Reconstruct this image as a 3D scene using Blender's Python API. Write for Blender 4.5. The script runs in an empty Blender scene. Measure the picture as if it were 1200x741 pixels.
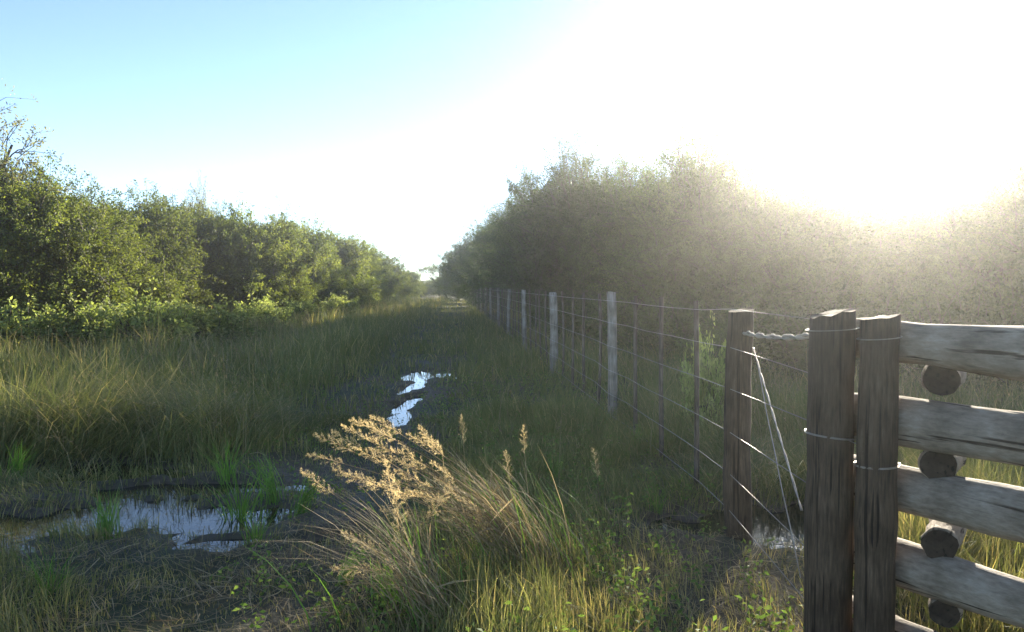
import bpy, math, random
import numpy as np
from mathutils import Vector, Matrix

sc = bpy.context.scene
COL = sc.collection
R = math.radians
rng = np.random.default_rng(11)
random.seed(5)

# ------------------------------------------------------------------ camera
F = 942.0                       # focal length in photo pixels (1200 wide)
EYE = 1.5
PITCH = math.atan(35.5 / F)
cam_d = bpy.data.cameras.new('camera')
cam_d.sensor_width = 36
cam_d.lens = 36 * F / 1200
cam_d.clip_start = 0.05
cam_d.clip_end = 4000
cam = bpy.data.objects.new('camera', cam_d)
COL.objects.link(cam)
cam.location = (0, 0, EYE)
cam.rotation_euler = (math.pi / 2 - PITCH, 0, 0)
sc.camera = cam

# ------------------------------------------------------------------ sky, sun, exposure
SUN_AZ, SUN_EL = R(25.4), R(13.3)
world = bpy.data.worlds.new('World')
sc.world = world
world.use_nodes = True
wn = world.node_tree.nodes
wl = world.node_tree.links
wn.clear()
sky = wn.new('ShaderNodeTexSky')
sky.sky_type = 'NISHITA'
sky.sun_disc = False
sky.sun_elevation = SUN_EL
sky.sun_rotation = SUN_AZ
sky.altitude = 0
sky.air_density = 0.52
sky.dust_density = 0.0
sky.ozone_density = 0.8
bg = wn.new('ShaderNodeBackground')
bg.inputs['Strength'].default_value = 0.05
wo = wn.new('ShaderNodeOutputWorld')
wl.new(sky.outputs[0], bg.inputs[0])
wl.new(bg.outputs[0], wo.inputs[0])

S = Vector((math.sin(SUN_AZ) * math.cos(SUN_EL), math.cos(SUN_AZ) * math.cos(SUN_EL), math.sin(SUN_EL)))
sun_d = bpy.data.lights.new('sun', 'SUN')
sun_d.energy = 3.0
sun_d.angle = R(0.55)
sun_d.color = (1.0, 0.90, 0.73)
sun = bpy.data.objects.new('sun', sun_d)
COL.objects.link(sun)
sun.rotation_euler = (-S).to_track_quat('-Z', 'Y').to_euler()

sc.view_settings.view_transform = 'Standard'
sc.view_settings.look = 'None'
sc.view_settings.gamma = 1.0
sc.view_settings.use_curve_mapping = False
sc.view_settings.exposure = 2.88
HAZE_DENSITY = 0.0019
HAZE_G = 0.87

sc.render.engine = 'CYCLES'
sc.cycles.max_bounces = 6
sc.cycles.diffuse_bounces = 5
sc.cycles.glossy_bounces = 3
sc.cycles.transmission_bounces = 4
sc.cycles.transparent_max_bounces = 4
sc.cycles.volume_bounces = 0
sc.cycles.sample_clamp_indirect = 4
sc.cycles.use_denoising = True

# ------------------------------------------------------------------ helpers
def at(px, py, d):
    """photo pixel at forward distance d (metres along +Y) -> world point"""
    vx = (px - 600) / F
    vz = -(py - 370.5) / F
    c, s = math.cos(PITCH), math.sin(PITCH)
    y = c + vz * s
    z = -s + vz * c
    k = d / y
    return Vector((vx * k, d, EYE + z * k))


def tag(o, label=None, cat=None, group=None, kind=None):
    if label: o['label'] = label
    if cat: o['category'] = cat
    if group: o['group'] = group
    if kind: o['kind'] = kind
    return o


def link(name, me, parent=None, loc=None):
    o = bpy.data.objects.new(name, me)
    COL.objects.link(o)
    if parent is not None: o.parent = parent
    if loc is not None: o.location = loc
    return o


def empty(name, loc=(0, 0, 0), rz=0.0):
    o = bpy.data.objects.new(name, None)
    COL.objects.link(o)
    o.location = loc
    o.rotation_euler = (0, 0, rz)
    o.empty_display_size = 0.2
    return o


def np_mesh(name, verts, faces_list, mats, mat_idx=None, attr=None, smooth=False):
    """verts (n,3); faces_list: list of int arrays (m,k); attr: float per vertex"""
    me = bpy.data.meshes.new(name)
    verts = np.asarray(verts, np.float32)
    nf = sum(len(f) for f in faces_list)
    nl = sum(f.size for f in faces_list)
    me.vertices.add(len(verts))
    me.vertices.foreach_set('co', verts.ravel())
    me.loops.add(nl)
    me.polygons.add(nf)
    me.loops.foreach_set('vertex_index', np.concatenate([f.ravel() for f in faces_list]).astype(np.int32))
    tot = np.concatenate([np.full(len(f), f.shape[1], np.int32) for f in faces_list])
    st = np.zeros(nf, np.int32)
    st[1:] = np.cumsum(tot)[:-1]
    me.polygons.foreach_set('loop_start', st)
    me.polygons.foreach_set('loop_total', tot)
    if mat_idx is not None:
        me.polygons.foreach_set('material_index', np.asarray(mat_idx, np.int32))
    if smooth:
        me.polygons.foreach_set('use_smooth', np.ones(nf, bool))
    for m in mats:
        me.materials.append(m)
    if attr is not None:
        a = me.attributes.new('tone', 'FLOAT', 'POINT')
        a.data.foreach_set('value', np.asarray(attr, np.float32))
    me.update(calc_edges=True)
    me.validate()
    return me


class Geo:
    """collects tubes / quads, each with a material slot and a tone"""
    def __init__(s):
        s.v = []; s.q = []; s.t = []; s.qm = []; s.tm = []; s.a = []; s.n = 0

    def add(s, v, q=None, t=None, mi=0, tone=0.5):
        v = np.asarray(v, np.float32)
        s.v.append(v)
        if q is not None and len(q):
            q = np.asarray(q, np.int64); s.q.append(q + s.n); s.qm.append(np.full(len(q), mi))
        if t is not None and len(t):
            t = np.asarray(t, np.int64); s.t.append(t + s.n); s.tm.append(np.full(len(t), mi))
        s.a.append(np.broadcast_to(np.asarray(tone, np.float32), (len(v),)))
        s.n += len(v)

    def tube(s, pts, radii, sides=6, mi=0, tone=0.5, cap=True, rough=0.0, rnd=None):
        pts = np.asarray(pts, float)
        n = len(pts)
        radii = np.broadcast_to(np.asarray(radii, float), (n,))
        tan = np.gradient(pts, axis=0)
        tan /= np.linalg.norm(tan, axis=1)[:, None] + 1e-9
        ref = np.array([0, 0, 1.0]) if abs(tan[0][2]) < 0.8 else np.array([1.0, 0, 0])
        a = np.cross(tan, ref); a /= np.linalg.norm(a, axis=1)[:, None] + 1e-9
        b = np.cross(tan, a)
        ang = np.arange(sides) * 2 * math.pi / sides
        rad = np.broadcast_to(radii[:, None], (n, sides)).copy()
        if rough and rnd is not None:
            rad *= 1 + rough * rnd.normal(size=(n, sides)) + rough * 1.2 * rnd.normal(size=(1, sides))
        ring = (pts[:, None, :] + rad[..., None] * (np.cos(ang)[None, :, None] * a[:, None, :] + np.sin(ang)[None, :, None] * b[:, None, :]))
        v = ring.reshape(-1, 3)
        i = np.arange(n - 1)[:, None] * sides
        j = np.arange(sides)[None, :]
        j2 = (j + 1) % sides
        q = np.stack([i + j, i + j2, i + sides + j2, i + sides + j], -1).reshape(-1, 4)
        t = None
        if cap:
            v = np.vstack([v, pts[0], pts[-1]])
            c0, c1 = n * sides, n * sides + 1
            jj = np.arange(sides); jn = (jj + 1) % sides
            t = np.vstack([np.stack([np.full(sides, c0), jn, jj], -1),
                           np.stack([np.full(sides, c1), (n - 1) * sides + jj, (n - 1) * sides + jn], -1)])
        s.add(v, q, t, mi, tone)

    def mesh(s, name, mats, smooth=False):
        fl, mi = [], []
        if s.q: fl.append(np.concatenate(s.q)); mi.append(np.concatenate(s.qm))
        if s.t: fl.append(np.concatenate(s.t)); mi.append(np.concatenate(s.tm))
        return np_mesh(name, np.concatenate(s.v), fl, mats, np.concatenate(mi), np.concatenate(s.a), smooth)


_perm = np.random.default_rng(3).random((256, 256))
def vnoise(x, y):
    """value noise 0..1"""
    x = np.asarray(x, float); y = np.asarray(y, float)
    xi = np.floor(x).astype(int); yi = np.floor(y).astype(int)
    fx = x - xi; fy = y - yi
    fx = fx * fx * (3 - 2 * fx); fy = fy * fy * (3 - 2 * fy)
    g = lambda a, b: _perm[a & 255, b & 255]
    return (g(xi, yi) * (1 - fx) + g(xi + 1, yi) * fx) * (1 - fy) + (g(xi, yi + 1) * (1 - fx) + g(xi + 1, yi + 1) * fx) * fy


def fbm(x, y):
    return (vnoise(x, y) * .5 + vnoise(x * 2.1 + 7, y * 2.1 + 3) * .3 + vnoise(x * 4.3 + 1, y * 4.3 + 9) * .2)


def sstep(a, b, x):
    t = np.clip((np.asarray(x, float) - a) / (b - a), 0, 1)
    return t * t * (3 - 2 * t)

# ------------------------------------------------------------------ materials
def new_mat(name):
    m = bpy.data.materials.new(name)
    m.use_nodes = True
    nt = m.node_tree
    for n in list(nt.nodes):
        nt.nodes.remove(n)
    out = nt.nodes.new('ShaderNodeOutputMaterial')
    return m, nt, out


def ramp(nt, stops, fac):
    r = nt.nodes.new('ShaderNodeValToRGB')
    el = r.color_ramp.elements
    el[0].position, el[0].color = stops[0][0], (*stops[0][1], 1)
    el[1].position, el[1].color = stops[1][0], (*stops[1][1], 1)
    for p, c in stops[2:]:
        e = el.new(p); e.color = (*c, 1)
    nt.links.new(fac, r.inputs[0])
    return r.outputs[0]


def leaf_mat(name, stops, trans=0.45, rough=0.7, obj_var=0.25, tcol=(1.25, 1.2, .6)):
    m, nt, out = new_mat(name)
    at_ = nt.nodes.new('ShaderNodeAttribute'); at_.attribute_name = 'tone'
    col = ramp(nt, stops, at_.outputs['Fac'])
    oi = nt.nodes.new('ShaderNodeObjectInfo')
    hsv = nt.nodes.new('ShaderNodeHueSaturation')
    mr = nt.nodes.new('ShaderNodeMapRange')
    mr.inputs[3].default_value = 1 - obj_var; mr.inputs[4].default_value = 1 + obj_var
    nt.links.new(oi.outputs['Random'], mr.inputs[0])
    nt.links.new(mr.outputs[0], hsv.inputs['Value'])
    nt.links.new(col, hsv.inputs['Color'])
    p = nt.nodes.new('ShaderNodeBsdfPrincipled')
    p.inputs['Roughness'].default_value = rough
    p.inputs['Specular IOR Level'].default_value = 0.14
    nt.links.new(hsv.outputs[0], p.inputs['Base Color'])
    t = nt.nodes.new('ShaderNodeBsdfTranslucent')
    mx = nt.nodes.new('ShaderNodeMix'); mx.data_type = 'RGBA'; mx.blend_type = 'MULTIPLY'
    mx.inputs[0].default_value = 1.0
    mx.inputs[7].default_value = (*tcol, 1)
    nt.links.new(hsv.outputs[0], mx.inputs[6])
    nt.links.new(mx.outputs[2], t.inputs['Color'])
    # a thin leaf reflects and lets through about equal shares of the light
    mx.inputs[7].default_value = (*(c * trans * 1.9 for c in tcol), 1)
    ms = nt.nodes.new('ShaderNodeAddShader')
    nt.links.new(p.outputs[0], ms.inputs[0]); nt.links.new(t.outputs[0], ms.inputs[1])
    nt.links.new(ms.outputs[0], out.inputs[0])
    return m


def wood_mat(name, c1, c2, c3, scale=1.0, axis_scale=(18, 18, 1.6), rough=0.85):
    m, nt, out = new_mat(name)
    tc = nt.nodes.new('ShaderNodeTexCoord')
    mp = nt.nodes.new('ShaderNodeMapping')
    mp.inputs['Scale'].default_value = axis_scale
    nt.links.new(tc.outputs['Object'], mp.inputs[0])
    n1 = nt.nodes.new('ShaderNodeTexNoise'); n1.inputs['Scale'].default_value = 2.5 * scale; n1.inputs['Detail'].default_value = 8; n1.inputs['Roughness'].default_value = .65
    n2 = nt.nodes.new('ShaderNodeTexNoise'); n2.inputs['Scale'].default_value = 5.0; n2.inputs['Detail'].default_value = 5
    nt.links.new(mp.outputs[0], n1.inputs[0]); nt.links.new(tc.outputs['Object'], n2.inputs[0])
    col = ramp(nt, [(.3, c1), (.55, c2), (.75, c3)], n1.outputs[0])
    blot = ramp(nt, [(.35, (.55, .53, .5)), (.6, (1, 1, 1))], n2.outputs[0])
    mx = nt.nodes.new('ShaderNodeMix'); mx.data_type = 'RGBA'; mx.blend_type = 'MULTIPLY'; mx.inputs[0].default_value = 1
    nt.links.new(col, mx.inputs[6]); nt.links.new(blot, mx.inputs[7])
    mp2 = nt.nodes.new('ShaderNodeMapping')
    mp2.inputs['Scale'].default_value = tuple(a * (5.0 if a > 4 else .55) for a in axis_scale)
    nt.links.new(tc.outputs['Object'], mp2.inputs[0])
    n3 = nt.nodes.new('ShaderNodeTexNoise'); n3.inputs['Scale'].default_value = 1.0; n3.inputs['Detail'].default_value = 3
    nt.links.new(mp2.outputs[0], n3.inputs[0])
    crack = ramp(nt, [(.36, (.16, .13, .1)), (.41, (1, 1, 1))], n3.outputs[0])
    mc = nt.nodes.new('ShaderNodeMix'); mc.data_type = 'RGBA'; mc.blend_type = 'MULTIPLY'; mc.inputs[0].default_value = 1
    nt.links.new(mx.outputs[2], mc.inputs[6]); nt.links.new(crack, mc.inputs[7])
    mx = mc
    p = nt.nodes.new('ShaderNodeBsdfPrincipled')
    p.inputs['Roughness'].default_value = rough
    p.inputs['Specular IOR Level'].default_value = 0.3
    nt.links.new(mx.outputs[2], p.inputs['Base Color'])
    bmp = nt.nodes.new('ShaderNodeBump'); bmp.inputs['Strength'].default_value = .7; bmp.inputs['Distance'].default_value = .012
    nt.links.new(n1.outputs[0], bmp.inputs['Height'])
    nt.links.new(bmp.outputs[0], p.inputs['Normal'])
    nt.links.new(p.outputs[0], out.inputs[0])
    return m


def plain_mat(name, col, rough=.6, metal=0.0, spec=.5):
    m, nt, out = new_mat(name)
    p = nt.nodes.new('ShaderNodeBsdfPrincipled')
    n = nt.nodes.new('ShaderNodeTexNoise'); n.inputs['Scale'].default_value = 14; n.inputs['Detail'].default_value = 4
    c = ramp(nt, [(.3, tuple(x * .7 for x in col)), (.7, col)], n.outputs[0])
    nt.links.new(c, p.inputs['Base Color'])
    p.inputs['Roughness'].default_value = rough
    p.inputs['Metallic'].default_value = metal
    p.inputs['Specular IOR Level'].default_value = spec
    nt.links.new(p.outputs[0], out.inputs[0])
    return m


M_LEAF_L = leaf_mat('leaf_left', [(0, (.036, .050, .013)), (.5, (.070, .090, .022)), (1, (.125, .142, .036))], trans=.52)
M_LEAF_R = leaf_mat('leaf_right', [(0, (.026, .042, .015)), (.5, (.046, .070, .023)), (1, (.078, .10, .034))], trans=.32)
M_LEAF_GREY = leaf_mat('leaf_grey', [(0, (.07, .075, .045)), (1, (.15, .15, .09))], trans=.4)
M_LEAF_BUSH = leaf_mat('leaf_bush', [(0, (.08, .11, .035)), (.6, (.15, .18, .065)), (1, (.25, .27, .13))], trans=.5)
M_LEAF_WEED = leaf_mat('leaf_weed', [(0, (.05, .09, .02)), (.6, (.09, .14, .035)), (1, (.16, .20, .06))], trans=.45, obj_var=.1)
M_GRASS = leaf_mat('grass_blade', [(0, (.056, .072, .024)), (.35, (.098, .112, .042)), (.65, (.142, .138, .062)), (.8, (.21, .18, .095)), (1, (.30, .24, .12))], trans=.45, obj_var=.02)
M_REED = leaf_mat('reed_blade', [(0, (.055, .11, .018)), (.7, (.09, .17, .03)), (1, (.15, .20, .06))], trans=.5, obj_var=.1)
M_STRAW = leaf_mat('straw', [(0, (.09, .07, .04)), (.5, (.19, .15, .085)), (1, (.34, .28, .17))], trans=.3, rough=.85, obj_var=.1, tcol=(1.1, 1, .8))
M_PLUME = leaf_mat('plume', [(0, (.24, .19, .11)), (.5, (.34, .28, .165)), (1, (.46, .40, .25))], trans=.5, obj_var=.12, tcol=(1.1, 1, .75))
M_BARK = wood_mat('bark', (.03, .024, .018), (.07, .058, .044), (.13, .11, .09), axis_scale=(6, 6, 1.2))
M_TWIG = plain_mat('twig', (.085, .07, .052), .8)
M_POST = wood_mat('weathered_post', (.20, .17, .135), (.38, .335, .28), (.52, .47, .40), 1.6)
M_POST_DARK = wood_mat('dark_post', (.045, .030, .018), (.115, .080, .050), (.19, .142, .096), 3.4, axis_scale=(12, 12, 1.1))
M_LOG = wood_mat('corral_log', (.22, .18, .135), (.35, .295, .23), (.45, .40, .33), 3.0, axis_scale=(8, 8, 2.6))
M_LOG_END_SHADED = wood_mat('log_end_shaded', (.02, .014, .009), (.045, .033, .022), (.08, .06, .042), axis_scale=(9, 9, 9))  # cut ends coloured near-black, their shade put into the wood tone
M_DROP = wood_mat('dropper_wood', (.07, .055, .04), (.16, .13, .10), (.26, .22, .18), 1.6)
M_WIRE = plain_mat('galvanised_wire', (.40, .37, .33), .42, .8)
M_ROPE = plain_mat('pale_rope', (.42, .36, .28), .9)

# ground
def ground_material():
    m, nt, out = new_mat('ground_soil')
    tc = nt.nodes.new('ShaderNodeTexCoord')
    n1 = nt.nodes.new('ShaderNodeTexNoise'); n1.inputs['Scale'].default_value = .7; n1.inputs['Detail'].default_value = 7
    n2 = nt.nodes.new('ShaderNodeTexNoise'); n2.inputs['Scale'].default_value = 16; n2.inputs['Detail'].default_value = 9; n2.inputs['Roughness'].default_value = .7
    nt.links.new(tc.outputs['Object'], n1.inputs[0]); nt.links.new(tc.outputs['Object'], n2.inputs[0])
    a = ramp(nt, [(.32, (.045, .033, .019)), (.5, (.10, .074, .043)), (.7, (.17, .13, .08))], n2.outputs[0])
    b = ramp(nt, [(.35, (.028, .038, .014)), (.65, (.058, .070, .026))], n2.outputs[0])
    k = ramp(nt, [(.42, (0, 0, 0)), (.58, (1, 1, 1))], n1.outputs[0])
    mx = nt.nodes.new('ShaderNodeMix'); mx.data_type = 'RGBA'
    nt.links.new(k, mx.inputs[0]); nt.links.new(a, mx.inputs[6]); nt.links.new(b, mx.inputs[7])
    wet = nt.nodes.new('ShaderNodeAttribute'); wet.attribute_name = 'tone'
    mud = ramp(nt, [(.35, (.045, .035, .022)), (.7, (.12, .095, .062))], n2.outputs[0])
    m2 = nt.nodes.new('ShaderNodeMix'); m2.data_type = 'RGBA'
    nt.links.new(wet.outputs['Fac'], m2.inputs[0]); nt.links.new(mx.outputs[2], m2.inputs[6]); nt.links.new(mud, m2.inputs[7])
    p = nt.nodes.new('ShaderNodeBsdfPrincipled')
    nt.links.new(m2.outputs[2], p.inputs['Base Color'])
    mr = nt.nodes.new('ShaderNodeMapRange'); mr.inputs[3].default_value = .9; mr.inputs[4].default_value = .55
    nt.links.new(wet.outputs['Fac'], mr.inputs[0]); nt.links.new(mr.outputs[0], p.inputs['Roughness'])
    p.inputs['Specular IOR Level'].default_value = .4
    bmp = nt.nodes.new('ShaderNodeBump'); bmp.inputs['Strength'].default_value = .8; bmp.inputs['Distance'].default_value = .03
    nt.links.new(n2.outputs[0], bmp.inputs['Height']); nt.links.new(bmp.outputs[0], p.inputs['Normal'])
    nt.links.new(p.outputs[0], out.inputs[0])
    return m


def water_material():
    m, nt, out = new_mat('puddle_water')
    p = nt.nodes.new('ShaderNodeBsdfPrincipled')
    p.inputs['Base Color'].default_value = (.022, .020, .014, 1)
    p.inputs['Roughness'].default_value = .03
    p.inputs['IOR'].default_value = 1.33
    n = nt.nodes.new('ShaderNodeTexNoise'); n.inputs['Scale'].default_value = 7; n.inputs['Detail'].default_value = 3
    tc = nt.nodes.new('ShaderNodeTexCoord'); nt.links.new(tc.outputs['Object'], n.inputs[0])
    b = nt.nodes.new('ShaderNodeBump'); b.inputs['Strength'].default_value = .08; b.inputs['Distance'].default_value = .02
    nt.links.new(n.outputs[0], b.inputs['Height']); nt.links.new(b.outputs[0], p.inputs['Normal'])
    nt.links.new(p.outputs[0], out.inputs[0])
    return m


M_GROUND = ground_material()
M_WATER = water_material()

# ------------------------------------------------------------------ ground and puddles
FX0, FSL = 1.77, -0.08            # fence line x = FX0 + FSL*y
fence_x = lambda y: FX0 + FSL * y
track_x = lambda y: -0.78 - 0.052 * y

# puddle lobes: cx, cy, rx, ry, rotation, depth
PUDDLES = {
    'pond': [(-2.62, 5.35, .62, .42, 0, .14), (-1.98, 5.22, .48, .34, .2, .13), (-3.15, 5.1, .5, .28, -.1, .12), (-2.5, 6.05, .8, .22, .1, .11), (-1.75, 4.75, .25, .14, .3, .09), (-1.05, 4.75, .2, .13, .3, .08), (-3.3, 6.6, .8, .3, 0, .10), (-3.0, 4.6, .35, .16, 0, .09)],
    'track': [(-1.62, 13.6, .25, .8, .05, .12), (-1.22, 13.9, .13, .4, 0, .10), (-1.50, 12.1, .12, 1.0, -.10, .13), (-1.36, 10.5, .12, 1.0, -.1, .13), (-1.28, 9.3, .10, .6, .05, .12)],
    'fence': [(1.66, 5.1, .5, .42, 0, .17), (1.15, 5.1, .36, .16, 0, .13), (2.1, 5.4, .4, .25, 0, .1)],
}
WATER_Z = -0.05


def dip(x, y):
    z = np.zeros_like(np.asarray(x, float))
    for lobes in PUDDLES.values():
        for cx, cy, rx, ry, rot, dep in lobes:
            c, s = math.cos(rot), math.sin(rot)
            u = ((x - cx) * c + (y - cy) * s) / rx
            w = (-(x - cx) * s + (y - cy) * c) / ry
            r = np.sqrt(u * u + w * w) + (fbm(x * 6 + 11, y * 6) - .5) * 1.25
            z = np.maximum(z, dep * (1 - sstep(.4, 1.45, r)))
    return z


def height(x, y):
    x = np.asarray(x, float); y = np.asarray(y, float)
    z = (fbm(x * .45, y * .45) - .5) * .10 + (fbm(x * 2.2 + 5, y * 2.2) - .5) * .05
    z = z * (1 - sstep(40, 120, np.hypot(x, y)) * .5)
    tr = np.abs(x - track_x(y))
    z = z - .02 * np.exp(-((tr - .55) / .18) ** 2) * (y < 60)
    d = dip(x, y)
    z = np.where(d > 0, z * (1 - sstep(0, .05, d) * .7), z) - d
    return z


def axis(lo, fine_lo, fine_hi, hi, step, grow=1.16):
    a = list(np.arange(fine_lo, fine_hi + 1e-6, step))
    s = step
    while a[-1] < hi:
        s *= grow; a.append(a[-1] + s)
    s = step
    while a[0] > lo:
        s *= grow; a.insert(0, a[0] - s)
    return np.array(a)


gx = axis(-1500, -5.5, 4.5, 1500, .07)
gy = axis(-300, 2.5, 15.5, 2500, .08)
GX, GY = np.meshgrid(gx, gy)
GZ = height(GX, GY)
nx, ny = len(gx), len(gy)
ii = (np.arange(ny - 1)[:, None] * nx + np.arange(nx - 1)[None, :]).ravel()
gq = np.stack([ii, ii + 1, ii + nx + 1, ii + nx], -1)
wetness = sstep(.0, .06, dip(GX, GY)) * .95
wetness = np.maximum(wetness, .5 * np.exp(-((GX - track_x(GY)) / .3) ** 2) * (fbm(GX * .9, GY * .9) > .5) * (GY < 16))
wetness = np.maximum(wetness, .6 * sstep(1.0, .6, np.hypot((GX + 2.6) / 1.9, (GY - 5.6) / 1.5)))
ground = link('ground', np_mesh('ground', np.stack([GX.ravel(), GY.ravel(), GZ.ravel()], -1), [gq], [M_GROUND], None, wetness.ravel(), True))
tag(ground, kind='structure')


def puddle(name, lobes, label, res=26):
    xs = [l[0] - max(l[2:4]) * 1.3 for l in lobes] + [l[0] + max(l[2:4]) * 1.3 for l in lobes]
    # one sheet of water: union outline follows the lobes through the terrain that rises around it
    ys = [l[1] - max(l[2:4]) * 1.3 for l in lobes] + [l[1] + max(l[2:4]) * 1.3 for l in lobes]
    X, Y = np.meshgrid(np.linspace(min(xs), max(xs), 70), np.linspace(min(ys), max(ys), 110))
    D = height(X, Y)
    w = X.shape[1]
    keep = np.zeros((X.shape[0] - 1, w - 1), bool)
    below = D < WATER_Z + .012
    keep = below[:-1, :-1] | below[1:, :-1] | below[:-1, 1:] | below[1:, 1:]
    iy, ix = np.nonzero(keep)
    i = iy * w + ix
    q = np.stack([i, i + 1, i + w + 1, i + w], -1)
    used, inv = np.unique(q, return_inverse=True)
    V = np.stack([X.ravel(), Y.ravel(), np.full(X.size, WATER_Z)], -1)[used]
    o = link(name, np_mesh(name, V, [inv.reshape(q.shape)], [M_WATER], None, None, True))
    return tag(o, label, kind='structure')


puddle('puddle', PUDDLES['pond'], 'blue-grey sky-reflecting pool of water among reeds at lower left')
puddle('puddle', PUDDLES['track'], 'bright white strip of water lying along the middle of the grassy track')
puddle('puddle', PUDDLES['fence'], 'bright pool of water behind the thick wooden fence post')

# ------------------------------------------------------------------ vegetation kit
def make_leaves(pos, dirs, length, width, rnd, droop=.25):
    """diamond leaf quads; pos,dirs (n,3); returns verts (4n,3), quads"""
    n = len(pos)
    d = dirs / (np.linalg.norm(dirs, axis=1)[:, None] + 1e-9)
    r = rnd.normal(size=(n, 3))
    side = np.cross(d, r); side /= np.linalg.norm(side, axis=1)[:, None] + 1e-9
    L = (length * rnd.uniform(.6, 1.35, n))[:, None]
    W = (width * rnd.uniform(.7, 1.3, n))[:, None]
    mid = pos + d * L * .5
    tip = pos + d * L - np.array([0, 0, 1.0]) * L * droop * rnd.uniform(0, 1, (n, 1))
    up = np.cross(side, d) * W * .25
    v = np.stack([pos, mid + side * W * .5 + up, tip, mid - side * W * .5 + up], 1).reshape(-1, 3)
    q = np.arange(4 * n).reshape(n, 4)
    return v, q


def make_tree_meshes(seed, lobes, n_spray, leaves_per, leaf_l, leaf_w, spray_len, leaf_m, stems=4, upright=.35, shoots=0, base_z=.15, core=False):
    """lobes: (cx,cy,cz,rx,ry,rz). returns (trunk mesh, crown mesh)"""
    rnd = np.random.default_rng(seed)
    lob = np.array(lobes, float)
    vol = lob[:, 3] * lob[:, 4] * lob[:, 5]
    area = vol ** (2 / 3)
    pick = rnd.choice(len(lob), n_spray, p=area / area.sum())
    u = rnd.normal(size=(n_spray, 3)); u /= np.linalg.norm(u, axis=1)[:, None]
    rad = rnd.uniform(.35, 1.0, n_spray) ** .55
    # lumpy outline
    bump = 1 + .28 * (vnoise(u[:, 0] * 2.2 + pick * 3.1 + seed, u[:, 2] * 2.2 + u[:, 1] * 1.7) - .5) * 2
    P = lob[pick, :3] + u * lob[pick, 3:] * (rad * bump)[:, None]
    P[:, 2] = np.maximum(P[:, 2], base_z + rnd.uniform(0, .4, n_spray))
    D = u * np.array([1, 1, .8]) + np.array([0, 0, upright]) + rnd.normal(size=(n_spray, 3)) * .38
    D /= np.linalg.norm(D, axis=1)[:, None]
    SL = spray_len * rnd.uniform(.6, 1.4, n_spray)
    if shoots:                      # long upright twigs on the top
        top = np.argsort(-(P[:, 2] + rnd.normal(size=n_spray) * .35))[:shoots]
        D[top] = D[top] * .45 + np.array([0, 0, .9]) + rnd.normal(size=(shoots, 3)) * .18
        D[top] /= np.linalg.norm(D[top], axis=1)[:, None]
        SL[top] *= 1.5
    g = Geo()
    # leaves along sprays
    tt = rnd.uniform(.05, 1.0, (n_spray, leaves_per))
    bend = rnd.normal(size=(n_spray, 3)) * .22 + np.array([0, 0, -.10])
    pos = P[:, None, :] + D[:, None, :] * (tt * SL[:, None])[..., None] + bend[:, None, :] * ((tt ** 2) * SL[:, None])[..., None]
    spread = (SL * .17)[:, None, None] * (1.15 - tt)[..., None]
    off = rnd.normal(size=(n_spray, leaves_per, 3)) * spread
    pos = pos + off
    ld = D[:, None, :] * .6 + off / (spread + 1e-6) * .55 + rnd.normal(size=(n_spray, leaves_per, 3)) * .35
    pos = pos.reshape(-1, 3); ld = ld.reshape(-1, 3)
    ok = pos[:, 2] > .03
    pos, ld = pos[ok], ld[ok]
    v, q = make_leaves(pos, ld, leaf_l, leaf_w, rnd)
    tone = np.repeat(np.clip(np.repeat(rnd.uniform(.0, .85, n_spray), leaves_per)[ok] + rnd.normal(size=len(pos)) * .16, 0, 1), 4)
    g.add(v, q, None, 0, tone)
    # inner foliage that closes the crown, its shade put in as a darker tone
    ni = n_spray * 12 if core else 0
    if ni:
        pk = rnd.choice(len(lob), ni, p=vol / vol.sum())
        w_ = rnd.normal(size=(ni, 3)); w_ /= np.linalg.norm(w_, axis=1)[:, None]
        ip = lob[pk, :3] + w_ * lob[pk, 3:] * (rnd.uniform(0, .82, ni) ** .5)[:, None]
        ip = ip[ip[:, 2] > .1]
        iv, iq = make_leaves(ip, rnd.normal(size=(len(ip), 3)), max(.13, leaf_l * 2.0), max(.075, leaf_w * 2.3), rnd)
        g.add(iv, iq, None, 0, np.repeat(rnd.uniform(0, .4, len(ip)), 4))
    # twigs: 3-sided spray axes, as one batch
    k = 4
    ts = np.linspace(-.35, 1.0, k)
    ax = P[:, None, :] + D[:, None, :] * (ts[None, :] * SL[:, None])[..., None] + bend[:, None, :] * ((np.maximum(ts, 0) ** 2)[None, :] * SL[:, None])[..., None]
    ax[..., 2] = np.maximum(ax[..., 2], .02)
    rr = np.linspace(.012, .003, k)
    a = np.cross(D, np.array([.3, .5, .81])); a /= np.linalg.norm(a, axis=1)[:, None]
    b = np.cross(D, a)
    ang = np.arange(3) * 2 * math.pi / 3
    ring = ax[:, :, None, :] + rr[None, :, None, None] * (np.cos(ang)[None, None, :, None] * a[:, None, None, :] + np.sin(ang)[None, None, :, None] * b[:, None, None, :])
    base = (np.arange(n_spray) * k * 3)[:, None, None]
    i = (np.arange(k - 1) * 3)[None, :, None]
    j = np.arange(3)[None, None, :]; j2 = (j + 1) % 3
    tq = np.stack([base + i + j, base + i + j2, base + i + 3 + j2, base + i + 3 + j], -1).reshape(-1, 4)
    g.add(ring.reshape(-1, 3), tq, None, 1, .5)
    crown = g.mesh('crown', [leaf_m, M_TWIG])
    # trunk, limbs
    t = Geo()
    H = lob[:, 2].max()
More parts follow.
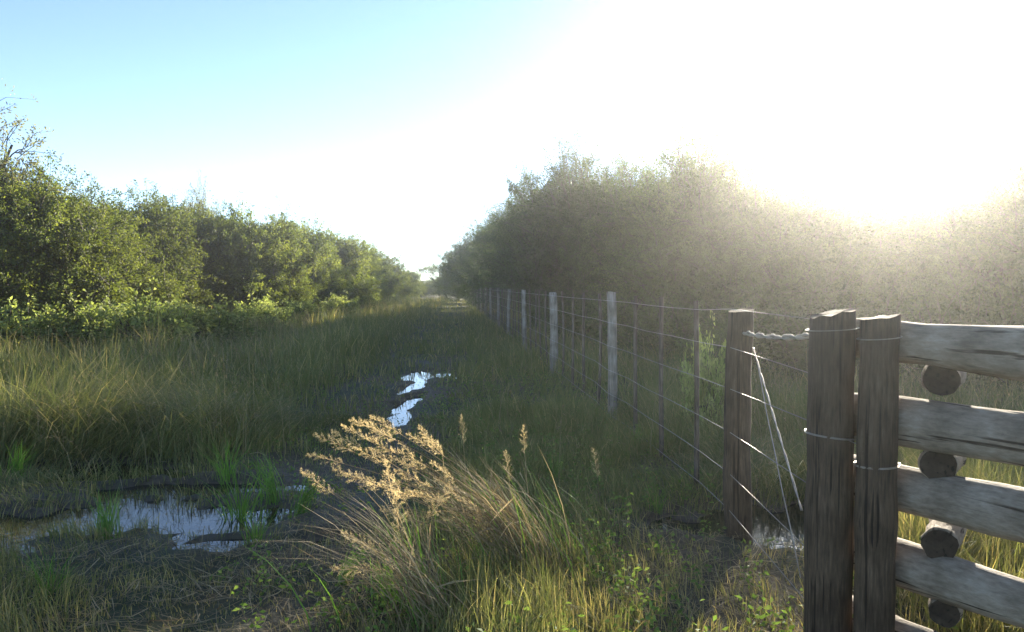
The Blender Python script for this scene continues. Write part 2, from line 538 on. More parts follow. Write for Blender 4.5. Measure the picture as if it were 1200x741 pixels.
    for s in range(stems):
        l = lob[rnd.integers(len(lob))] if s >= len(lob) else lob[s]
        b0 = np.array([rnd.normal() * .15, rnd.normal() * .15, -.12])
        e = l[:3] + rnd.normal(size=3) * .2
        n = 8
        ss = np.linspace(0, 1, n)[:, None]
        mid = np.array([b0[0] * .4 + e[0] * .3, b0[1] * .4 + e[1] * .3, e[2] * .55]) + rnd.normal(size=3) * .2
        pts = (1 - ss) ** 2 * b0 + 2 * ss * (1 - ss) * mid + ss ** 2 * e
        pts[1:-1] += rnd.normal(size=(n - 2, 3)) * .04
        r0 = .035 + .018 * H
        t.tube(pts, np.linspace(r0, .028, n), 7, 0, .5, True, .06, rnd)
        sel = np.nonzero(pick == (rnd.integers(len(lob)) if s >= len(lob) else s))[0]
        for m in rnd.choice(sel, min(len(sel), 16), replace=False) if len(sel) else []:
            f = rnd.integers(3, n - 1)
            p0 = pts[f]; p1 = P[m]
            c = (p0 + p1) / 2 + rnd.normal(size=3) * .15 + np.array([0, 0, .1])
            s2 = np.linspace(0, 1, 5)[:, None]
            lp = (1 - s2) ** 2 * p0 + 2 * s2 * (1 - s2) * c + s2 ** 2 * p1
            lp[:, 2] = np.maximum(lp[:, 2], .03)
            t.tube(lp, np.linspace(.026, .008, 5), 4, 0, .5, False)
    trunk = t.mesh('trunk', [M_BARK], True)
    return trunk, crown


ORD = ['first', 'second', 'third', 'fourth', 'fifth', 'sixth', 'seventh', 'eighth', 'ninth', 'tenth', 'eleventh', 'twelfth', 'thirteenth', 'fourteenth', 'fifteenth', 'sixteenth', 'seventeenth', 'eighteenth', 'nineteenth', 'twentieth', 'twenty-first', 'twenty-second', 'twenty-third', 'twenty-fourth', 'twenty-fifth', 'twenty-sixth', 'twenty-seventh', 'twenty-eighth']


def put_tree(name, meshes, x, y, sxy, sz, rz, label, cat, group):
    t = empty(name, (x, y, float(height(x, y)) - .02), rz)
    t.scale = (sxy, sxy, sz)
    tag(t, label, cat, group)
    if meshes[0] is not None:
        link('trunk', meshes[0], t)
    link('crown' if cat == 'tree' else 'foliage', meshes[1], t)
    return t


def lobes_dense(seed, h, w):
    r = np.random.default_rng(seed)
    L = [(0, 0, h * .62, w * .30, w * .30, h * .30), (0, 0, h * .3, w * .40, w * .40, h * .30)]
    for k in range(13):
        a = k * 2.4 + r.uniform(-.4, .4)
        rr = w * r.uniform(.2, .42)
        zz = h * r.uniform(.2, .82)
        rr *= 1.0 if zz < h * .6 else .62
        L.append((math.cos(a) * rr, math.sin(a) * rr, zz, w * r.uniform(.09, .16), w * r.uniform(.09, .16), h * r.uniform(.07, .12)))
    return L


# prototypes are 5 m tall, 4.4 m wide
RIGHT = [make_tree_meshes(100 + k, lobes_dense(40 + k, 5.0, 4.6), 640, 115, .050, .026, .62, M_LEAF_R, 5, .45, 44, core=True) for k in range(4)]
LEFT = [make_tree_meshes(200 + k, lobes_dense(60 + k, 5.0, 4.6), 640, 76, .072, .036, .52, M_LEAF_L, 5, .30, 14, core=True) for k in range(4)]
SPARSE = make_tree_meshes(300, [(0, 0, 4.7, .7, .7, .5), (.7, .2, 4.0, .7, .6, .45), (-.6, -.2, 3.7, .7, .7, .5), (.5, -.4, 3.1, .6, .6, .4), (1.1, 0, 3.3, .4, .4, .3), (.4, .1, 2.4, .8, .8, .7)], 250, 40, .07, .034, .5, M_LEAF_GREY, 4, .3, 20, 1.6)
FLAT = make_tree_meshes(310, [(0, 0, 4.6, 2.2, 2.2, .35), (1.6, .3, 4.2, 1.2, 1.2, .3), (-1.7, -.2, 4.1, 1.3, 1.3, .3)], 260, 26, .11, .06, .7, M_LEAF_L, 4, .2, 0, 3.2)
BUSH_LOBES = [(0, 0, .6, .75, .75, .6), (.6, .1, .45, .5, .5, .45), (-.6, 0, .5, .5, .5, .5), (.1, .5, .75, .4, .4, .45)]
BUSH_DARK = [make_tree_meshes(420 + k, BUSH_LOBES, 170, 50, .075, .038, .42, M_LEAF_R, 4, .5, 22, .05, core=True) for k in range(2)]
BUSH = [make_tree_meshes(400 + k, BUSH_LOBES, 150, 34, .12, .06, .42, M_LEAF_BUSH, 4, .5, 22, .05) for k in range(2)]

# right thicket along the fence: photo column, depth, row of the crown tops
right_spec = [(531, 112, 309), (541, 96, 294), (552, 82, 277), (564, 69, 262), (578, 58, 250), (598, 49, 237), (620, 41, 222), (641, 36.5, 200), (667, 31, 182), (697, 27.5, 184), (728, 24.8, 200), (762, 22, 184), (797, 19.6, 184), (832, 18.2, 166), (868, 17.2, 197),
              (905, 16.8, 216), (945, 16.4, 226), (988, 16.6, 222), (1034, 17.0, 222), (1082, 16.4, 228), (1128, 15.2, 222), (1178, 14.0, 210), (1232, 13.0, 170), (1300, 12.2, 150), (1385, 11.5, 140), (1500, 10.5, 130)]
rr_ = np.random.default_rng(77)
for k, (px, d, ty) in enumerate(right_spec):
    top = at(px, ty, d)
    hgt = top.z + .1
    near_sun = 985 < px < 1140
    lab = 'dark backlit tree behind the wire fence, %s from its far end' % ORD[k] if k < 15 else 'thicket tree hazy in the sun glare, %s from the right end' % ORD[len(right_spec) - 1 - k]
    sxy = max(.8, min(1.25, hgt / 5.2)) * rr_.uniform(.92, 1.08)
    if d > 60: sxy *= 1.3
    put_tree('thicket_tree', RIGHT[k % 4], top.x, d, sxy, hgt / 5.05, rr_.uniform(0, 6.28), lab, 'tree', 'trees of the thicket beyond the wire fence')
# second row, a little behind
back_spec = [(706, 33, 205), (760, 29, 205), (815, 25.5, 195), (870, 24, 215), (920, 23, 226), (1030, 22, 246), (1140, 20.5, 245), (1200, 19, 205), (1270, 17.5, 180)]
for k, (px, d, ty) in enumerate(back_spec):
    top = at(px, ty, d)
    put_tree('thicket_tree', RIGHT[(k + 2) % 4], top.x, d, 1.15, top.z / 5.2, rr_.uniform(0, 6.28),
             'back row tree of the right-hand thicket, %s from the left' % ORD[k], 'tree', 'trees of the thicket beyond the wire fence')

# left thicket
left_spec = [(-150, 17, 170), (-70, 18.5, 185), (5, 19.5, 206), (62, 20.5, 214), (118, 24, 236), (172, 28.5, 238), (226, 32, 250), (276, 33.5, 250), (322, 36, 257), (362, 41, 266), (394, 48, 275), (420, 56, 288), (442, 66, 298), (460, 79, 308), (477, 96, 318)]
for k, (px, d, ty) in enumerate(left_spec):
    top = at(px, ty, d)
    hgt = top.z + .1
    sxy = max(.85, min(1.2, hgt / 4.8)) * rr_.uniform(.95, 1.1) * (1.2 if d > 45 else 1.0)
    lab = 'leafy green tree in front row of left thicket, %s from left edge' % ORD[max(0, k - 2)] if k >= 2 else 'leafy green tree at the far left edge, %s of the left thicket' % ['outermost', 'second'][k]
    put_tree('thicket_tree', LEFT[k % 4], top.x, d, sxy, hgt / 4.62, rr_.uniform(0, 6.28), lab, 'tree', 'trees of the left thicket')
for k, (px, d, ty) in enumerate([(-30, 26, 215), (95, 30, 232), (190, 36, 236), (262, 40, 252), (318, 45, 262)]):
    top = at(px, ty, d)
    put_tree('thicket_tree', LEFT[(k + 1) % 4], top.x, d, 1.2, top.z / 4.75, rr_.uniform(0, 6.28),
             'green tree of the back row in the left thicket, %s from the left' % ORD[k], 'tree', 'trees of the left thicket')
p = at(-48, 100, 19.0)
put_tree('tall_tree', SPARSE, p.x - .1, 19.0, 1.15, p.z / 5.3, .4, 'tall thin-leaved tree rising above the thicket at the left edge', 'tree', None)
p = at(232, 224, 34)
put_tree('bare_tree', SPARSE, p.x, 34, .7, p.z / 5.3, 2.6, 'sparse grey twiggy tree top standing out of the left thicket', 'tree', None)
p = at(516, 311, 120)
put_tree('flat_topped_tree', FLAT, p.x, 120, 1.2, p.z / 5.0, .3, 'small flat-topped tree at the far end of the track', 'tree', None)
for k, (px, d, ty) in enumerate([(492, 112, 325), (508, 135, 325), (523, 125, 322)]):
    top = at(px, ty, d)
    put_tree('thicket_tree', LEFT[k], top.x, d, 1.3, top.z / 5.3, k * 2.0, 'low distant tree closing the far end of the track, %s from the left' % ORD[k], 'tree', 'trees at the end of the track')

# low shrubs in front of the thickets
bush_spec = [(95, 18.0, 352), (130, 18.6, 360), (178, 17.6, 346), (215, 19, 355), (246, 20, 358), (20, 17.5, 356), (-60, 15.5, 350), (305, 27, 350), (350, 31, 349), (398, 38, 346), (430, 48, 342)]
for k, (px, d, ty) in enumerate(bush_spec):
    top = at(px, ty, d)
    put_tree('shrub', BUSH[k % 2], top.x, d, .85, max(.5, top.z) / 1.6, k * 1.3, 'low leafy shrub at the foot of the left thicket, %s from the left' % ORD[sorted(bush_spec).index(bush_spec[k])], 'shrub', 'shrubs before the left thicket')
bush_r = [(690, 20, 352), (745, 17.5, 356), (790, 15.2, 355), (826, 7.6, 395), (880, 13.2, 360), (960, 12.5, 352), (1040, 12.8, 345), (1120, 11.5, 350), (1200, 10.8, 345), (655, 25, 345)]
for k, (px, d, ty) in enumerate(bush_r):
    top = at(px, ty, d)
    s = .20 if d < 8 else .95
    lab = 'small sunlit leafy sapling just behind the fence wires' if d < 8 else 'low dark shrub under the right thicket, %s from the left' % ORD[sorted(b for b in bush_r if b[1] > 8).index(bush_r[k])]
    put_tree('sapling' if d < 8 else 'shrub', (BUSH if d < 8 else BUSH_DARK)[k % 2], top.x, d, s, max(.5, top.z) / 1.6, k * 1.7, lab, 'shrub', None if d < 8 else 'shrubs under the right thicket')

# ------------------------------------------------------------------ grass
def blades(x, y, h, w, lean_dir, lean, tone, nseg=2, z=None):
    """arched tapered blades; all arrays (n,)"""
    n = len(x)
    if z is None: z = height(x, y) - .01
    base = np.stack([x, y, z], -1)
    ld = np.stack([np.cos(lean_dir), np.sin(lean_dir), np.zeros(n)], -1)
    fa = lean_dir + math.pi / 2 + rng.normal(size=n) * .7
    side = np.stack([np.cos(fa), np.sin(fa), np.zeros(n)], -1)
    V = []
    for s in range(nseg + 1):
        t = s / nseg
        c = base + ld * (lean * h * t ** 1.8)[:, None] + np.array([0, 0, 1.0]) * (h * t * np.sqrt(np.clip(1 - (lean * t * .75) ** 2, .08, 1)))[:, None]
        if s < nseg:
            wd = (w * (1 - .55 * t) * .5)[:, None]
            V += [c - side * wd, c + side * wd]
        else:
            V += [c]
    k = 2 * nseg + 1
    v = np.stack(V, 1).reshape(-1, 3)
    b = np.arange(n)[:, None] * k
    q = np.concatenate([np.stack([b[:, 0] + 2 * s, b[:, 0] + 2 * s + 1, b[:, 0] + 2 * s + 3, b[:, 0] + 2 * s + 2], -1) for s in range(nseg - 1)]) if nseg > 1 else np.zeros((0, 4), int)
    t3 = np.stack([b[:, 0] + 2 * nseg - 2, b[:, 0] + 2 * nseg - 1, b[:, 0] + 2 * nseg], -1)
    return v, q, t3, np.repeat(tone, k)


def scatter(n, d0, d1, power, a0=-46, a1=46):
    """points with areal density ~ d^-power"""
    u = rng.random(n)
    e = 2 - power
    d = (d0 ** e + u * (d1 ** e - d0 ** e)) ** (1 / e)
    a = np.radians(rng.uniform(a0, a1, n))
    return d * np.sin(a), d * np.cos(a), d


def zones(x, y):
    """-> keep probability, mean height, dryness with painted sunlit patches"""
    dd = dip(x, y)
    tr = np.abs(x - track_x(y))
    fx = fence_x(y)
    meadow = sstep(-.1, -1.0, x - (track_x(y) - .75))
    verge = sstep(.4, .9, x - track_x(y)) * (1 - sstep(-.2, .3, x - fx))
    beyond = sstep(-.1, .5, x - fx)
    n1 = fbm(x * .55 + 3, y * .55)
    n2 = fbm(x * 1.7, y * 1.7 + 8)
    far = sstep(6, 14, y)
    h = .12 + .06 * far + meadow * (.20 + .24 * sstep(.42, .68, n1)) + verge * (.02 + .10 * n1 + .07 * far) + beyond * .20
    hum = np.exp(-(((x + 4.2) / 1.7) ** 2 + ((y - 8.1) / 1.3) ** 2))
    h = h + hum * .22
    h = h * (1 - .35 * np.exp(-(tr / .45) ** 2) * (1 - sstep(13, 19, y)))
    h = h * (.45 + 1.1 * n2) * (.8 + .5 * vnoise(x * .9 + 4, y * .9))
    keep = np.clip(.45 + .5 * meadow + .45 * verge + .4 * beyond + (n2 - .5) * 1.2, .05, 1)
    keep = np.maximum(keep, .95 * sstep(13, 18, y))
    keep = keep * (1 - .25 * np.exp(-(tr / .40) ** 2) * (1 - sstep(13, 18, y)))
    near_bare = np.exp(-(((x - 1.1) / .95) ** 2 + ((y - 4.0) / 1.4) ** 2) ** 2)
    tramp = np.exp(-(((x + 1.3) / .9) ** 2 + ((y - 3.9) / .75) ** 2) ** 2)
    keep = keep * (1 - .66 * near_bare) * (1 - .3 * tramp)
    h = h * (1 - .5 * near_bare) * (1 - .55 * tramp)
    front = 1 - sstep(4.6, 6.8, y + .15 * x)       # low trampled grass in front of the pool
    h = h * (1 - .55 * front * meadow)
    pond = sstep(1.25, .8, np.hypot((x + 2.6) / 1.9, (y - 5.6) / 1.45))
    h = h * (1 - .6 * pond)
    keep = keep * (1 - .35 * pond) * (1 - sstep(.045, .075, dd) * (.96 - .26 * (x < -1.6) * (y < 8) - .22 * (y > 8)))
    fp = np.exp(-(((x - 1.65) / .85) ** 2 + ((y - 4.95) / .65) ** 2) ** 2)
    keep = keep * (1 - .75 * fp); h = h * (1 - .6 * fp)
    dry = .33 + .25 * (n1 - .5) + .22 * near_bare + .20 * tramp + .10 * meadow * n2 - .05 * verge
    sun_tint = sstep(.62, .75, fbm(x * .35 + 20, y * .35 + 4))  # broad random patches, a sunlit look put into the blade tone
    dry = dry + .12 * sun_tint + .14 * (1 - sstep(3.8, 6.0, y))
    return keep, h, dry


def grass_object(name, n, d0, d1, power, nseg, wmul, label, hmul=1.0):
    x, y, d = scatter(n, d0, d1, power)
    keep, h, dry = zones(x, y)
    # clumping
    cl = vnoise(x * 6.5 + 2, y * 6.5) * .6 + vnoise(x * 13, y * 13 + 5) * .4
    k = rng.random(n) < keep * (.35 + 1.1 * cl)
    x, y, d, h, dry, cl = x[k], y[k], d[k], h[k], dry[k], cl[k]
    m = len(x)
    hh = np.maximum(.03, h * rng.uniform(.45, 1.3, m) * (.75 + .5 * cl)) * hmul
    ww = (.0035 + .0045 * rng.random(m)) * wmul * np.clip(d / 6, .8, 3.2)
    ldir = vnoise(x * 1.3, y * 1.3) * 8 + rng.normal(size=m) * 1.1
    lean = np.clip(np.abs(rng.normal(.42, .28, m)) + .6 * sstep(.5, .8, vnoise(x * .8 + 60, y * .8)), .05, 1.15)
    tone = np.clip(dry + rng.normal(size=m) * .15 + (rng.random(m) < .16) * .4, 0, 1)
    v, q, t, a = blades(x, y, hh, ww, ldir, lean, tone, nseg)
    fl = [q, t] if len(q) else [t]
    o = link(name, np_mesh(name, v, fl, [M_GRASS], None, a))
    return tag(o, label, 'grass', None, 'stuff')


grass_object('near_grass', 210000, 2.2, 9.5, 1.0, 3, 1.0, 'short mixed green and dry grass in the foreground')
grass_object('meadow_grass', 260000, 9.0, 85, 1.45, 2, 1.15, 'tall soft grass covering the clearing and track')

def seed_stems():
    n = 16000
    x, y, d = scatter(n, 4, 45, 1.3)
    pr = sstep(.42, .62, fbm(x * .4 + 31, y * .4 + 2)) * sstep(.1, -1.2, x - track_x(y) + .4) + .06 + .25 * sstep(0, .8, x - fence_x(y))
    k = (rng.random(n) < pr) & (dip(x, y) < .03) & (y + .15 * x > 5.6)
    x, y, d = x[k], y[k], d[k]
    m = len(x)
    a = rng.normal(2.6, .9, m)
    h = rng.uniform(.35, .85, m)
    v, q, t, tn = blades(x, y, h, .0035 * np.clip(d / 7, .8, 3), a, np.clip(rng.normal(.4, .25, m), .05, 1), np.clip(rng.normal(.55, .2, m), 0, 1), 3)
    g = Geo(); g.add(v, q, t, 0, tn)
    tips = v.reshape(m, 7, 3)[:, 6]; mids = v.reshape(m, 7, 3)[:, 4]
    dv = tips - mids
    K = 9
    f = rng.uniform(.1, 1.0, (m, K, 1))
    pos = mids[:, None, :] + dv[:, None, :] * f + rng.normal(size=(m, K, 3)) * .012
    lv, lq = make_leaves(pos.reshape(-1, 3), (dv[:, None, :] * 3 + rng.normal(size=(m, K, 3)) * .35).reshape(-1, 3), .03, .006, rng)
    g.add(lv, lq, None, 0, np.repeat(np.clip(rng.normal(.5, .2, m * K), 0, 1), 4))
    tag(link('seed_stems', g.mesh('seed_stems', [M_STRAW])), 'thin dry seeding stems standing through the meadow grass', 'grass', None, 'stuff')
seed_stems()

# dry straw lying flat on the trampled places
def straw():
    n = 42000
    x, y, d = scatter(n, 2.2, 8, .9)
    near_bare = np.exp(-(((x - 1.1) / .95) ** 2 + ((y - 4.1) / 1.4) ** 2) ** 2)
    tramp = np.exp(-(((x + 1.2) / 1.3) ** 2 + ((y - 3.9) / .95) ** 2) ** 2)
    left = .5 * np.exp(-(((x + 2.8) / 1.2) ** 2 + ((y - 4.2) / .8) ** 2))
    pr = np.clip(.12 + .5 * near_bare + .42 * tramp + left, 0, 1) * (dip(x, y) < .045) * (.25 + 1.1 * fbm(x * 2.2, y * 2.2))
    k = rng.random(n) < pr
    x, y = x[k], y[k]
    m = len(x)
    a = vnoise(x * .9, y * .9) * 9 + rng.normal(size=m) * .9
    L = rng.uniform(.05, .30, m)
    w = rng.uniform(.0009, .0024, m)
    z = height(x, y)
    P = []
    for t in (-.5, 0, .5):
        px, py = x + np.cos(a) * L * t, y + np.sin(a) * L * t
        P.append(np.stack([px, py, height(px, py) + .006 + rng.random(m) * .05], -1))
    s = np.stack([-np.sin(a), np.cos(a), rng.normal(size=m) * .4], -1) * w[:, None]
    v = np.stack([P[0] - s, P[0] + s, P[1] - s, P[1] + s, P[2] - s * .4, P[2] + s * .4], 1).reshape(-1, 3)
    b = np.arange(m) * 6
    q = np.concatenate([np.stack([b, b + 1, b + 3, b + 2], -1), np.stack([b + 2, b + 3, b + 5, b + 4], -1)])
    o = link('straw_litter', np_mesh('straw_litter', v, [q], [M_STRAW], None, np.repeat(np.clip(rng.normal(.45, .28, m), 0, 1), 6)))
    tag(o, 'flattened dry straw littering the trampled ground', 'straw', None, 'stuff')
straw()

# low broad-leaved weeds between track and fence
def weeds():
    n = 5200
    x, y, d = scatter(n, 2.6, 13, 1.0, -20, 40)
    fx = fence_x(y)
    pr = np.clip(np.exp(-((x - (track_x(y) + fx) / 2 - .3) / 1.2) ** 2) * 1.2 * (fbm(x * 1.1 + 9, y * 1.1) > .47) + .12 + .5 * np.exp(-((x + .55) ** 2 / .3 + (y - 3.7) ** 2 / .3)), 0, 1) * (dip(x, y) < .03)
    bare = np.exp(-(((x - 1.25) / .7) ** 2 + ((y - 4.2) / 1.3) ** 2) ** 2)
    k = rng.random(n) < pr * .8 * (1 - .85 * bare)
    x, y = x[k], y[k]
    m = len(x)
    K = 12
    h = rng.uniform(.05, .22, m)
    stem_dir = rng.normal(size=(m, 3)) * .3 + np.array([0, 0, 1.0])
    t = rng.uniform(.2, 1, (m, K))
    base = np.stack([x, y, height(x, y)], -1)
    pos = base[:, None, :] + stem_dir[:, None, :] * (t * h[:, None])[..., None] + rng.normal(size=(m, K, 3)) * .022
    dirs = rng.normal(size=(m, K, 3)) * np.array([1, 1, .45]) + np.array([0, 0, .25])
    v, q = make_leaves(pos.reshape(-1, 3), dirs.reshape(-1, 3), .030, .016, rng)
    o = link('ground_weeds', np_mesh('ground_weeds', v, [q], [M_LEAF_WEED], None, np.repeat(np.clip(rng.normal(.5, .25, m * K), 0, 1), 4)))
    tag(o, 'low broad-leaved weeds scattered between the track and the fence', 'weeds', None, 'stuff')
weeds()

# ------------------------------------------------------------------ plumed grass
def plume_mesh(seed, L=.27):
    r = np.random.default_rng(seed)
    g = Geo()
    g.tube([(0, 0, 0), (0, .0, L * .5), (.012, 0, L)], [.0016, .0012, .0006], 3, 0, .4, False)
    nb = 34
    for b in range(nb):
        t = .04 + .94 * b / nb
        a = r.uniform(0, 6.28)
        ln = L * (.17 * math.sin(math.pi * min(1, t * .85 + .18)) + .05)
        d = np.array([math.cos(a) * .62, math.sin(a) * .62, .72]); d /= np.linalg.norm(d)
        p0 = np.array([.012 * t * t, 0, L * t])
        p2 = p0 + d * ln + np.array([0, 0, -.22 * ln])
        ns = 26
        ts = r.uniform(.12, 1, ns)[:, None]
        pos = p0 + (p2 - p0) * ts + r.normal(size=(ns, 3)) * .0035
        dirs = d + r.normal(size=(ns, 3)) * .5
        v, q = make_leaves(pos, dirs, .0065, .0018, r)
        g.add(v, q, None, 0, np.repeat(r.uniform(.2, 1, ns), 4))
        sd = np.cross(d, [0, 0, 1.0]); sd = sd / np.linalg.norm(sd) * .0006
        g.add([p0 - sd, p0 + sd, p2 + sd, p2 - sd], [(0, 1, 2, 3)], None, 0, .4)
    return g.mesh('plume', [M_PLUME])


PLUMES = [plume_mesh(k) for k in range(4)]


def stalk(parent, base, tip, sag, plume_scale, rnd, rad=.0022):
    """one arched stem and its plume; coordinates relative to the parent"""
    base, tip = np.array(base), np.array(tip)
    n = 8
    t = np.linspace(0, 1, n)[:, None]
    mid = base * .5 + tip * .5 + np.array([0, 0, sag]) + (base - tip) * np.array([.12, .12, 0])
    pts = (1 - t) ** 2 * base + 2 * t * (1 - t) * mid + t ** 2 * tip
    g = Geo()
    g.tube(pts, np.linspace(rad, rad * .55, n), 4, 0, rnd.uniform(.2, .8), False)
    # one or two narrow leaves on the stem
    for _ in range(2):
        i = rnd.integers(1, 5)
        d = rnd.normal(size=3) * .5 + np.array([-.4, 0, .7])
        v, q = make_leaves(pts[i][None, :], d[None, :], .24, .008, rnd, .5)
        g.add(v, q, None, 0, rnd.uniform(.2, .9))
    st = link('stem', g.mesh('stem', [M_STRAW]), parent)
    if plume_scale > 0:
        d = Vector(pts[-1] - pts[-2]).normalized()
        pl = link('plume', PLUMES[rnd.integers(4)], parent, Vector(pts[-1]))
        pl.rotation_mode = 'QUATERNION'
        from mathutils import Quaternion
        pl.rotation_quaternion = d.to_track_quat('Z', 'Y') @ Quaternion((0, 0, 1), rnd.uniform(0, 6.28))
        pl.scale = (plume_scale,) * 3


def tuft_mesh(name, n, spread, h, w, lean_dir, lean, mat, tone_mu, seed, tone_sd=.2):
    global rng
    keep = rng
    rng = np.random.default_rng(seed)
    r = np.abs(rng.normal(size=n)) * spread
    a = rng.uniform(0, 6.28, n)
    x, y = r * np.cos(a), r * np.sin(a)
    if lean_dir is None:
        ld = a + rng.normal(size=n) * .5
    else:
        ld = lean_dir + rng.normal(size=n) * .45
    v, q, t, at_ = blades(x, y, h * rng.uniform(.5, 1.2, n), w * rng.uniform(.6, 1.3, n), ld, np.clip(rng.normal(lean, .2, n), .05, 1.15), np.clip(rng.normal(tone_mu, tone_sd, n), 0, 1), 4, np.full(n, -.015))
    rng = keep
    return np_mesh(name, v, [q, t], [mat], None, at_)


def gz(x, y):
    return float(height(x, y))


def big_plume(basepx, based, specs, label, nblades, seed):
    rnd = np.random.default_rng(seed)
    b = at(basepx, 600, based)
    o = empty('plumed_grass', (b.x, based, gz(b.x, based)))
    tag(o, label, 'grass clump', 'plumed grass clumps')
    link('blade_tuft', tuft_mesh('blade_tuft', nblades, .16, .62, .006, math.pi * .96, .75, M_STRAW, .6, seed), o)
    link('green_blades', tuft_mesh('green_blades', nblades // 3, .20, .5, .007, math.pi * .9, .5, M_REED, .5, seed + 1), o)
    for (px, py, d, ps) in specs:
        p = at(px, py, d)
        tip = (p.x - o.location.x, p.y - o.location.y, p.z - o.location.z)
        bb = (rnd.normal() * .10, rnd.normal() * .10, -.01)
        stalk(o, bb, tip, .05 + .09 * rnd.random(), ps, rnd)
    return o


r_ = np.random.default_rng(8)
specs = []
for (px, py) in [(447, 482), (436, 492), (425, 497), (412, 512), (402, 507), (428, 520), (398, 531), (412, 545), (455, 500), (466, 509), (480, 500), (492, 507), (500, 520), (478, 522), (452, 520), (440, 535), (470, 541), (492, 540), (508, 548), (432, 560), (456, 566), (484, 565), (512, 570), (520, 556), (540, 575), (530, 590), (500, 595), (548, 598), (562, 590)]:
    specs.append((px + r_.uniform(5, 40), py + r_.uniform(8, 34), 3.95 + r_.uniform(-.3, .4), r_.uniform(.5, 1.05)))
for _ in range(26):
    specs.append((r_.uniform(440, 600), r_.uniform(530, 610), 3.95 + r_.uniform(-.25, .3), 0))
big_plume(626, 4.05, specs, 'large golden plumed grass clump bent to the left in the sunlight', 260, 21)
specs = []
for (px, py) in [(392, 580), (478, 592), (462, 588), (500, 610), (445, 645), (470, 640), (452, 668)]:
    specs.append((px, py, 3.6 + r_.uniform(-.15, .2), r_.uniform(.7, 1.0)))
for _ in range(12):
    specs.append((r_.uniform(400, 520), r_.uniform(600, 690), 3.6 + r_.uniform(-.15, .2), 0))
big_plume(505, 3.55, specs, 'smaller plumed grass clump below the large golden one', 150, 33)

# single seed heads
for k, (px, py, d, lab) in enumerate([(543, 520, 5.0, 'single upright seed head behind the golden plumed grass'), (615, 533, 4.9, 'single seed head halfway between golden grass and fence'), (597, 566, 4.5, 'short seed head right above the golden clump'), (700, 560, 4.9, 'thin seed head stalk near the fence posts')]):
    p = at(px, py, d)
    o = empty('seed_head_grass', (p.x + .03, d, gz(p.x + .03, d)))
    tag(o, lab, 'grass stalk', 'single seed head stalks')
    stalk(o, (0, 0, -.01), (-.03, 0, p.z - o.location.z), .0, .7, np.random.default_rng(50 + k))

# green reed tufts at the pool and in the track
TUFTS = [tuft_mesh('blades', 46 + 12 * k, .075, .44, .009, [None, .8, 2.4][k], [.5, .65, .55][k], M_REED, .5, 70 + k, .3) for k in range(3)]
tuft_spec = [(283, 600, 1.0, 'bright green reed tuft on the right bank of the pool'), (322, 585, .9, 'bright green reed tuft right of the tallest one by the pool'), (352, 600, .75, 'short reed tuft towards the track from the pool'), (268, 560, .8, 'reed tuft just behind the pool'), (127, 628, .75, 'reed tuft standing in the middle of the pool'), (20, 560, .7, 'reed tuft at the left edge behind the pool'), (300, 636, .55, 'low reed tuft before the right end of the pool'), (650, 575, .6, 'green tuft right of the golden plumed grass'), (745, 530, .55, 'green tuft in front of the thin fence droppers'), (770, 600, .45, 'small green tuft left of the thick fence post'), (560, 690, .55, 'green tuft at the bottom below the golden clump'), (455, 712, .6, 'green tuft at the bottom left of the golden clump'), (60, 700, .6, 'pale green tuft in the lower left corner'), (400, 690, .5, 'green tuft at the bottom of the track'), (640, 700, .4, 'small tuft at the bottom centre right')]
for k, (px, py, s, lab) in enumerate(tuft_spec):
    d = EYE * F / (py - 335)
    p = at(px, py, d)
    o = empty('reed_tuft', (p.x, d, gz(p.x, d)), k * 1.9)
    o.scale = (s, s, s)
    tag(o, lab, 'grass tuft', 'green reed tufts')
    link('blades', TUFTS[k % 3], o)

# ------------------------------------------------------------------ wire fence
def post_mesh(name, h, r0, r1, sides, mat, seed, bend=.02, slant=.0, sink=.18):
    rnd = np.random.default_rng(seed)
    g = Geo()
    n = 12
    t = np.linspace(0, 1, n)
    bx, by = rnd.normal() * bend, rnd.normal() * bend
    pts = np.stack([bx * np.sin(t * 3.0) + .3 * bend * rnd.normal(size=n) * .3, by * np.sin(t * 2.6), -sink + t * (h + sink)], -1)
    rad = r0 + (r1 - r0) * t
    rad = rad * (1 + .035 * rnd.normal(size=n))
    g.tube(pts, rad, sides, 0, .5, True, .022, rnd)
    me = g.mesh(name, [mat], True)
    top = pts[-1][2]
    for v in me.vertices:            # slanted, chipped saw cut
        if v.co.z > top - .02:
            v.co.z += slant * v.co.x / r1 * .5 + rnd.normal() * .004
    for pl in me.polygons:
        if len(pl.vertices) == 3: pl.use_smooth = False
    return me


fence = empty('wire_fence', (fence_x(4.83), 4.83, 0))
tag(fence, 'long wire fence of weathered wooden posts and thin droppers beside the track', 'fence')
FO = fence.location.copy()


def fpart(name, me, x, y, z=0.0, rz=0.0, tilt=(0, 0)):
    o = link(name, me, fence, Vector((x, y, z)) - FO)
    o.rotation_euler = (tilt[0], tilt[1], rz)
    return o


